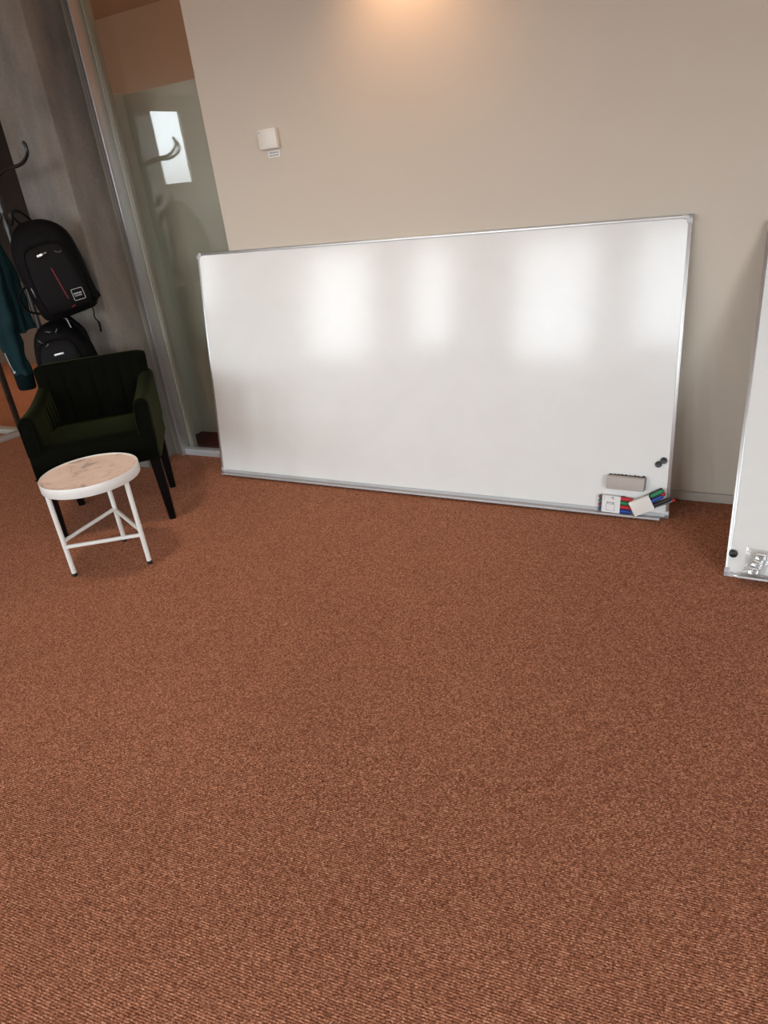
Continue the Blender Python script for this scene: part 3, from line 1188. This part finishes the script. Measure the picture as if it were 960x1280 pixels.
# square badge outlined in white with two lines of white print
mb = MB()
mx = Matrix.Translation((0.078, YF + 0.006, 0.094)) @ Matrix.Rotation(math.radians(4), 4, 'Z') @ Matrix.Rotation(math.radians(2), 4, 'Y')
mb.box((-0.030, -0.004, -0.030), (0.030, 0.006, 0.030), 'nylon', bevel=0.003, mx=mx)
hw_, rr = 0.027, 0.006
pts = []
for cx, cz, a0 in ((hw_ - rr, hw_ - rr, 0), (-hw_ + rr, hw_ - rr, 90), (-hw_ + rr, -hw_ + rr, 180), (hw_ - rr, -hw_ + rr, 270)):
    for k in range(5):
        a = math.radians(a0 + 22.5 * k)
        pts.append(mx @ Vector((cx + rr * math.cos(a), -0.0045, cz + rr * math.sin(a))))
mb.tube(pts, 0.0016, 'white_print', 6, loop=True)
xs = -0.021
for wd in (0.006, 0.005, 0.007, 0.005, 0.006, 0.006):
    mb.box((xs, -0.0052, 0.001), (xs + wd - 0.0006, -0.0035, 0.0085), 'white_print', mx=mx)
    xs += wd + 0.0008
xs = -0.018
for wd in (0.005, 0.006, 0.005, 0.007, 0.006):
    mb.box((xs, -0.0052, -0.009), (xs + wd - 0.001, -0.0035, -0.0035), 'white_print', mx=mx)
    xs += wd + 0.0012
mb.build('badge', pk1)
# side pocket, straps, handle, cord
lofted('nylon', [(0.03, 0.136, 0.0, 0.014, 0.055), (0.045, 0.139, 0, 0.019, 0.068), (0.12, 0.142, 0, 0.019, 0.068), (0.17, 0.143, 0, 0.012, 0.062)], 2.6, 0.004, 12, 4.0, 'side_pocket', B1)
mb = MB()
mb.tube(smooth_path([(-0.035, 0.045, 0.44), (-0.055, 0.03, 0.480), (-0.065, 0.02, 0.510), (-0.045, 0.02, 0.528), (-0.015, 0.03, 0.505), (0.01, 0.045, 0.455)], 6), 0.009, 'webbing', 10, flat=0.45)
mb.build('handle', B1)
for s in (-1, 1):
    mb = MB()
    mb.tube(smooth_path([(s * 0.06, 0.06, 0.43), (s * 0.09, 0.125, 0.38), (s * 0.11, 0.150, 0.25), (s * 0.125, 0.120, 0.10), (s * 0.14, 0.075, 0.03)], 8), 0.026, 'webbing', 12, flat=0.35)
    mb.build('shoulder_strap', B1)
mb = MB()
mb.tube(smooth_path([(-0.155, -0.02, 0.19), (-0.195, -0.02, 0.165), (-0.205, -0.015, 0.12), (-0.190, -0.015, 0.075), (-0.15, -0.01, 0.05)], 6), 0.011, 'webbing', 10, flat=0.5)
mb.build('side_strap', B1)
mb = MB()
c0 = Vector((0.098, 0.02, 0.012))
inv = frame(B1o, xx, b_, zx).inverted()
dn = (inv.to_3x3() @ Vector((0, 0, -1))).normalized()
pts = [c0, c0 + dn * 0.03 + Vector((0.006, 0, 0)), c0 + dn * 0.065 + Vector((0.002, 0, 0)), c0 + dn * 0.10 + Vector((0.016, 0, 0)), c0 + dn * 0.145 + Vector((0.014, 0, 0))]
pp = smooth_path(pts, 6)
mb.tube(pp, [0.0032] * (len(pp) - 8) + [0.006] * 8, 'webbing', 8)
mb.build('hanging_cord', B1)

# second backpack, lower, half hidden by the chair
yaw2 = math.radians(33)
roll2 = math.radians(4)
r2 = Vector((math.cos(yaw2), math.sin(yaw2), 0))
b2 = Vector((-math.sin(yaw2), math.cos(yaw2), 0))
z2 = Vector((0, 0, 1)) * math.cos(roll2) - r2 * math.sin(roll2)
x2 = r2 * math.cos(roll2) + Vector((0, 0, 1)) * math.sin(roll2)
B2o = Vector((-3.348, 2.585, 0.478))
P2 = thing('backpack', 'smaller black backpack under the striped one, half behind the green armchair', 'backpack', frame(B2o, x2, b2, z2), group='black backpacks on the coat rack')
lofted('nylon', [(0.0, 0, 0, 0.10, 0.055), (0.012, 0, 0, 0.130, 0.078), (0.06, 0, 0, 0.150, 0.092), (0.16, 0, 0, 0.156, 0.096), (0.28, 0, 0, 0.150, 0.092),
                 (0.36, 0, 0, 0.130, 0.080), (0.41, 0, 0.005, 0.104, 0.066), (0.445, 0, 0.01, 0.070, 0.044), (0.458, 0, 0.012, 0.035, 0.022)], 2.8, 0.010, 8, 5.0, 'main_compartment', P2)
pk2 = lofted('nylon_panel', [(0.03, 0.005, -0.075, 0.09, 0.02), (0.05, 0.005, -0.08, 0.112, 0.036), (0.18, 0.005, -0.082, 0.118, 0.042), (0.30, 0.005, -0.078, 0.110, 0.036),
                             (0.355, 0.005, -0.07, 0.086, 0.026), (0.378, 0.005, -0.062, 0.05, 0.014)], 3.2, 0.004, 9, 6.0, 'front_pocket', P2)
mb = MB()
for sx in (-1, 1):
    mb.tube(smooth_path([(0.005 + sx * 0.108, -0.104, 0.10), (0.005 + sx * 0.110, -0.106, 0.22), (0.005 + sx * 0.100, -0.103, 0.31), (0.005 + sx * 0.070, -0.092, 0.362), (0.005, -0.084, 0.378)], 6), 0.0028, 'webbing', 8)
mb.build('zip', pk2)
mb = MB()
mx = Matrix.Translation((0.018, -0.119, 0.302)) @ Matrix.Rotation(math.radians(-3), 4, 'Y')
mb.box((-0.025, -0.004, -0.005), (0.025, 0.006, 0.005), 'silver', bevel=0.002, mx=mx)
mb.build('emblem', pk2)
for x0, z0, a in ((-0.060, 0.375, 50), (-0.035, 0.352, 140), (-0.012, 0.415, 15), (0.030, 0.412, 120)):
    mb = MB()
    mx = Matrix.Translation((x0, -0.092 if z0 < 0.4 else -0.070, z0)) @ Matrix.Rotation(math.radians(a), 4, 'Y')
    mb.tube([mx @ Vector(p) for p in smooth_path([(-0.014, 0, 0), (-0.004, -0.004, 0.002), (0.006, -0.003, -0.001), (0.014, 0.004, 0.003)], 5)], 0.0032, 'zip', 8)
    mb.build('zip_pull', pk2)
mb = MB()
mb.tube(smooth_path([(-0.05, 0.045, 0.41), (-0.045, 0.06, 0.440), (0.0, 0.07, 0.450), (0.045, 0.06, 0.440), (0.05, 0.045, 0.41)], 6), 0.009, 'webbing', 10, flat=0.5)
mb.build('handle', P2)
for s in (-1, 1):
    mb = MB()
    mb.tube(smooth_path([(s * 0.055, 0.055, 0.43), (s * 0.085, 0.115, 0.37), (s * 0.105, 0.135, 0.24), (s * 0.12, 0.11, 0.10), (s * 0.13, 0.07, 0.03)], 8), 0.026, 'webbing', 12, flat=0.35)
    mb.build('shoulder_strap', P2)
mb = MB()
mb.tube(smooth_path([(0.085, -0.03, 0.48), (0.092, -0.035, 0.45), (0.098, -0.037, 0.41)], 5), 0.0045, 'zip', 8)
mb.build('strap_buckle', P2)
mb = MB()
mb.tube(smooth_path([(0.08, 0.0, 0.47), (0.11, -0.01, 0.44), (0.145, -0.01, 0.385), (0.150, 0.0, 0.33)], 6), 0.017, 'webbing', 10, flat=0.4)
mb.build('side_strap', P2)

# ------------------------------------------------------------------ teal jacket on the left hooks
JK = thing('jacket', 'teal jacket with a dark ribbed cuff hanging at the left of the coat rack', 'jacket', loc=(-3.74, 2.575, 0.0))
mb = MB()
rings = []
for k in range(30):
    f = k / 29
    z = 1.50 - f * 0.62
    w = 0.05 + 0.055 * min(1, f * 2.2) ** 0.7
    d_ = 0.035 + 0.055 * min(1, f * 2.0) ** 0.7
    ring = []
    for q in range(72):
        a = 2 * PI * q / 72
        fold = 1 + 0.16 * min(1, f * 2) * math.sin(7 * a + 2.0 * f + 0.6 * math.sin(3 * f)) + 0.06 * math.sin(13 * a - 3 * f)
        ring.append(Vector((0.022 - 0.010 * f + w * fold * math.cos(a), d_ * fold * math.sin(a), z)))
    rings.append(ring)
vs = mb.loft(rings, 'teal')
wobble(vs, 0.010, 9, 3.3)
bodyj = mb.build('body', JK, sharp=80)
mb = MB()
path = smooth_path([(0.105, -0.070, 1.38), (0.110, -0.095, 1.20), (0.100, -0.10, 1.00), (0.085, -0.09, 0.82), (0.080, -0.07, 0.66)], 10)
rings = []
for i, p in enumerate(path):
    f = i / (len(path) - 1)
    rad = 0.058 + 0.022 * math.sin(PI * min(1, f * 1.15)) - 0.004 * f
    ring = []
    for q in range(40):
        a = 2 * PI * q / 40
        k = 1 + 0.10 * math.sin(5 * a + 4 * f) + 0.05 * math.sin(26 * f + 2 * a)
        ring.append(p + Vector((rad * k * math.cos(a), rad * 0.8 * k * math.sin(a), 0)))
    rings.append(ring)
vs = mb.loft(rings, 'teal')
wobble(vs, 0.007, 14, 8.0)
sl = mb.build('sleeve', JK, sharp=80)
mb = MB()
rings = []
for z, rad in ((0.672, 0.050), (0.66, 0.056), (0.62, 0.054), (0.59, 0.053), (0.578, 0.048), (0.580, 0.040)):
    rings.append([Vector((0.080 - (0.66 - z) * 0.05 + rad * (1 + 0.03 * math.sin(24 * 2 * PI * q / 96)) * math.cos(2 * PI * q / 96),
                          -0.07 + 0.8 * rad * (1 + 0.03 * math.sin(24 * 2 * PI * q / 96)) * math.sin(2 * PI * q / 96), z)) for q in range(96)])
mb.loft(rings, 'teal_dark')
mb.build('cuff', sl)
for x, y, z in ((0.060, -0.176, 1.00), (0.085, -0.142, 0.685)):
    mb = MB()
    mb.lathe([(0, -0.004), (0.007, -0.004), (0.008, 0.0), (0.006, 0.004), (0, 0.004)], 'silver', 16, Matrix.Translation((x, y + 0.02, z)) @ Matrix.Rotation(PI / 2, 4, 'X'))
    mb.build('snap_button', sl)
mb = MB()
mb.tube(smooth_path([(0.100, -0.150, 0.80), (0.094, -0.140, 0.74), (0.087, -0.126, 0.69)], 5), 0.0025, 'silver', 8)
mb.build('zip_tape', sl)
